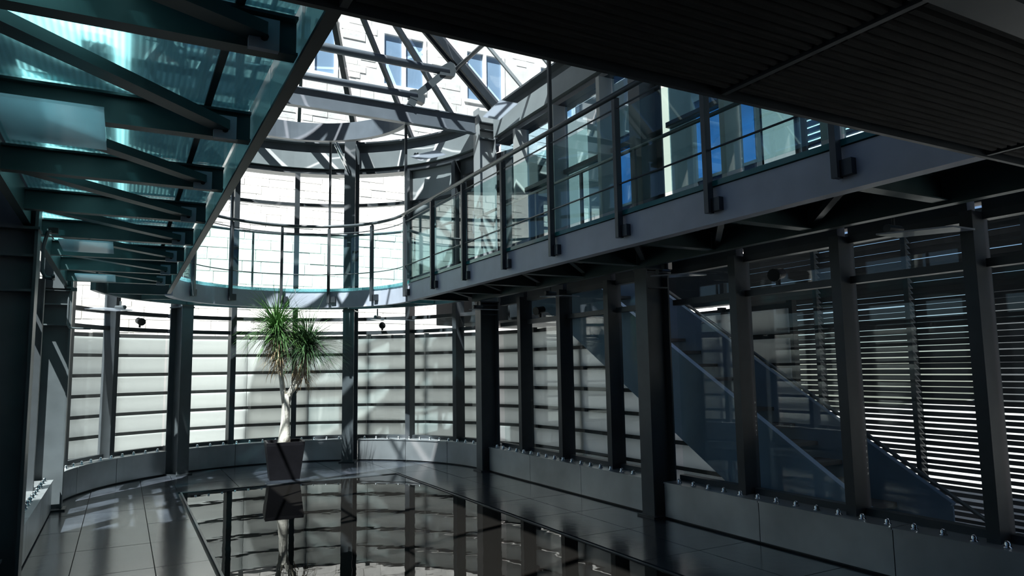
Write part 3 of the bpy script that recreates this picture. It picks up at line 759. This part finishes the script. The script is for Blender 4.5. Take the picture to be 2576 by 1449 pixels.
# ------------------------------------------------------------------ potted palm
pp = thing('potted_palm', 'tall two-headed ponytail palm in a square black tapered pot', 'plant', (2.2, 11.3, 0))
def pot():
    m = MB(); rot = math.radians(-6); b = 0
    prof = [(.212, 0), (.272, .5), (.272, .55), (.245, .55), (.235, .46)]
    for (h, z) in prof:
        for k in range(4):
            t = rot+PI/4+k*PI/2; r = h*math.sqrt(2); m.v.append((2.2+r*math.cos(t), 11.3+r*math.sin(t), z))
    for i in range(len(prof)-1):
        for k in range(4):
            a = i*4+k; c = i*4+(k+1) % 4; m.f.append((a, c, c+4, a+4))
    m.f.append((3, 2, 1, 0)); return m
part(pot(), 'pot', M_pot, pp)
so_ = MB()
for k in range(4):
    t = math.radians(-6)+PI/4+k*PI/2; so_.v.append((2.2+.235*1.414*math.cos(t), 11.3+.235*1.414*math.sin(t), .5))
so_.v.append((2.2, 11.3, .53)); so_.f += [(0, 1, 4), (1, 2, 4), (2, 3, 4), (3, 0, 4)]
part(so_, 'soil', M_soil, pp)
tr = MB()
tr.rtube([(2.19, 11.3, .48), (2.2, 11.3, .62), (2.21, 11.3, .85), (2.215, 11.3, 1.1), (2.215, 11.3, 1.25)], [.105, .082, .066, .06, .056], 12)
tr.rtube([(2.2, 11.3, 1.12), (2.165, 11.3, 1.3), (2.13, 11.3, 1.55), (2.1, 11.3, 1.85), (2.08, 11.3, 2.25)], [.05, .042, .036, .034, .034], 10)
tr.rtube([(2.225, 11.3, 1.12), (2.27, 11.3, 1.27), (2.36, 11.28, 1.45), (2.43, 11.27, 1.62), (2.46, 11.27, 1.85), (2.46, 11.27, 1.98)], [.05, .044, .038, .036, .036, .034], 10)
tr.rtube([(2.27, 11.28, 1.25), (2.38, 11.24, 1.4), (2.46, 11.22, 1.6), (2.49, 11.22, 1.8)], [.03, .027, .025, .024], 8)
part(tr, 'trunk', M_bark, pp, True)
def leaf(m, o, az, el, L, droop, w):
    n = 6; pts = []; p = Vector(o); e = el
    for i in range(n+1):
        pts.append(p.copy()); e2 = e-droop*(i/n)**1.3
        p = p+Vector((math.cos(az)*math.cos(e2), math.sin(az)*math.cos(e2), math.sin(e2)))*L/n
    sd_ = Vector((-math.sin(az), math.cos(az), 0)); b = len(m.v)
    for i, q in enumerate(pts):
        ww = w*(1-(i/n)**1.5*.92)
        m.v += [tuple(q-sd_*ww), tuple(q+Vector((0, 0, -.3*ww))), tuple(q+sd_*ww)]
    for i in range(n):
        a = b+i*3; m.f += [(a, a+1, a+4, a+3), (a+1, a+2, a+5, a+4)]
def crown(c, n, mt, Lr, name='leaf_crown', lowest=-.5, seed=1, spread=.16):
    random.seed(seed); m = MB()
    for i in range(n):
        el = math.asin(random.uniform(math.sin(lowest), .98)); az = random.uniform(0, 2*PI)
        o = Vector(c)+Vector((math.cos(az)*.03, math.sin(az)*.03, random.uniform(-spread, .05)))
        leaf(m, o, az, el, random.uniform(*Lr), random.uniform(.3, 1.35), random.uniform(.005, .0085))
    o = part(m, name, mt, pp); o['kind'] = 'stuff'
crown((2.06, 11.3, 2.3), 700, M_leaf, (.5, .85), seed=3)
crown((2.5, 11.25, 2.02), 700, M_leafd, (.48, .82), seed=5)
def skirt(c, n, L, seed):
    random.seed(seed); m = MB()
    for i in range(n):
        az = random.uniform(0, 2*PI); z = random.uniform(-.6, .0)*random.random()**.5
        leaf(m, Vector(c)+Vector((math.cos(az)*.035, math.sin(az)*.035, z)), az, random.uniform(-.9, -.1), random.uniform(*L), random.uniform(.7, 1.2), random.uniform(.006, .012))
    o = part(m, 'dry_leaf_skirt', M_dry, pp); o['kind'] = 'stuff'
skirt((2.09, 11.3, 2.2), 260, (.2, .42), 11)
skirt((2.46, 11.26, 1.9), 130, (.16, .34), 12)

# ------------------------------------------------------------------ unseen house added behind the camera at left to shade the near left wall
nh = thing('added_shade_house', 'tall plain rendered house added behind and left of the hall to block sun, outside the picture', 'building', (-10, -5, -.12))
part(MB().box(-14, -6, -12, 1.6, -.12, 14.6), 'wall', M_annex, nh)
part(MB().prism([(-14.2, 1.7, 14.6), (-5.95, 1.7, 14.6), (-10, 1.7, 15.2)], (0, -1, 0), 13.8), 'roof', M_annexd, nh)
for k in range(4):
    for z in (3, 6.5, 10):
        f = part(MB().box(-6, -5.97, -11+k*3.2, -9.4+k*3.2, z, z+2), 'window', M_wframe, nh)
        part(MB().box(-5.97, -5.95, -10.9+k*3.2, -9.5+k*3.2, z+.1, z+1.9), 'pane', M_winglass, f)
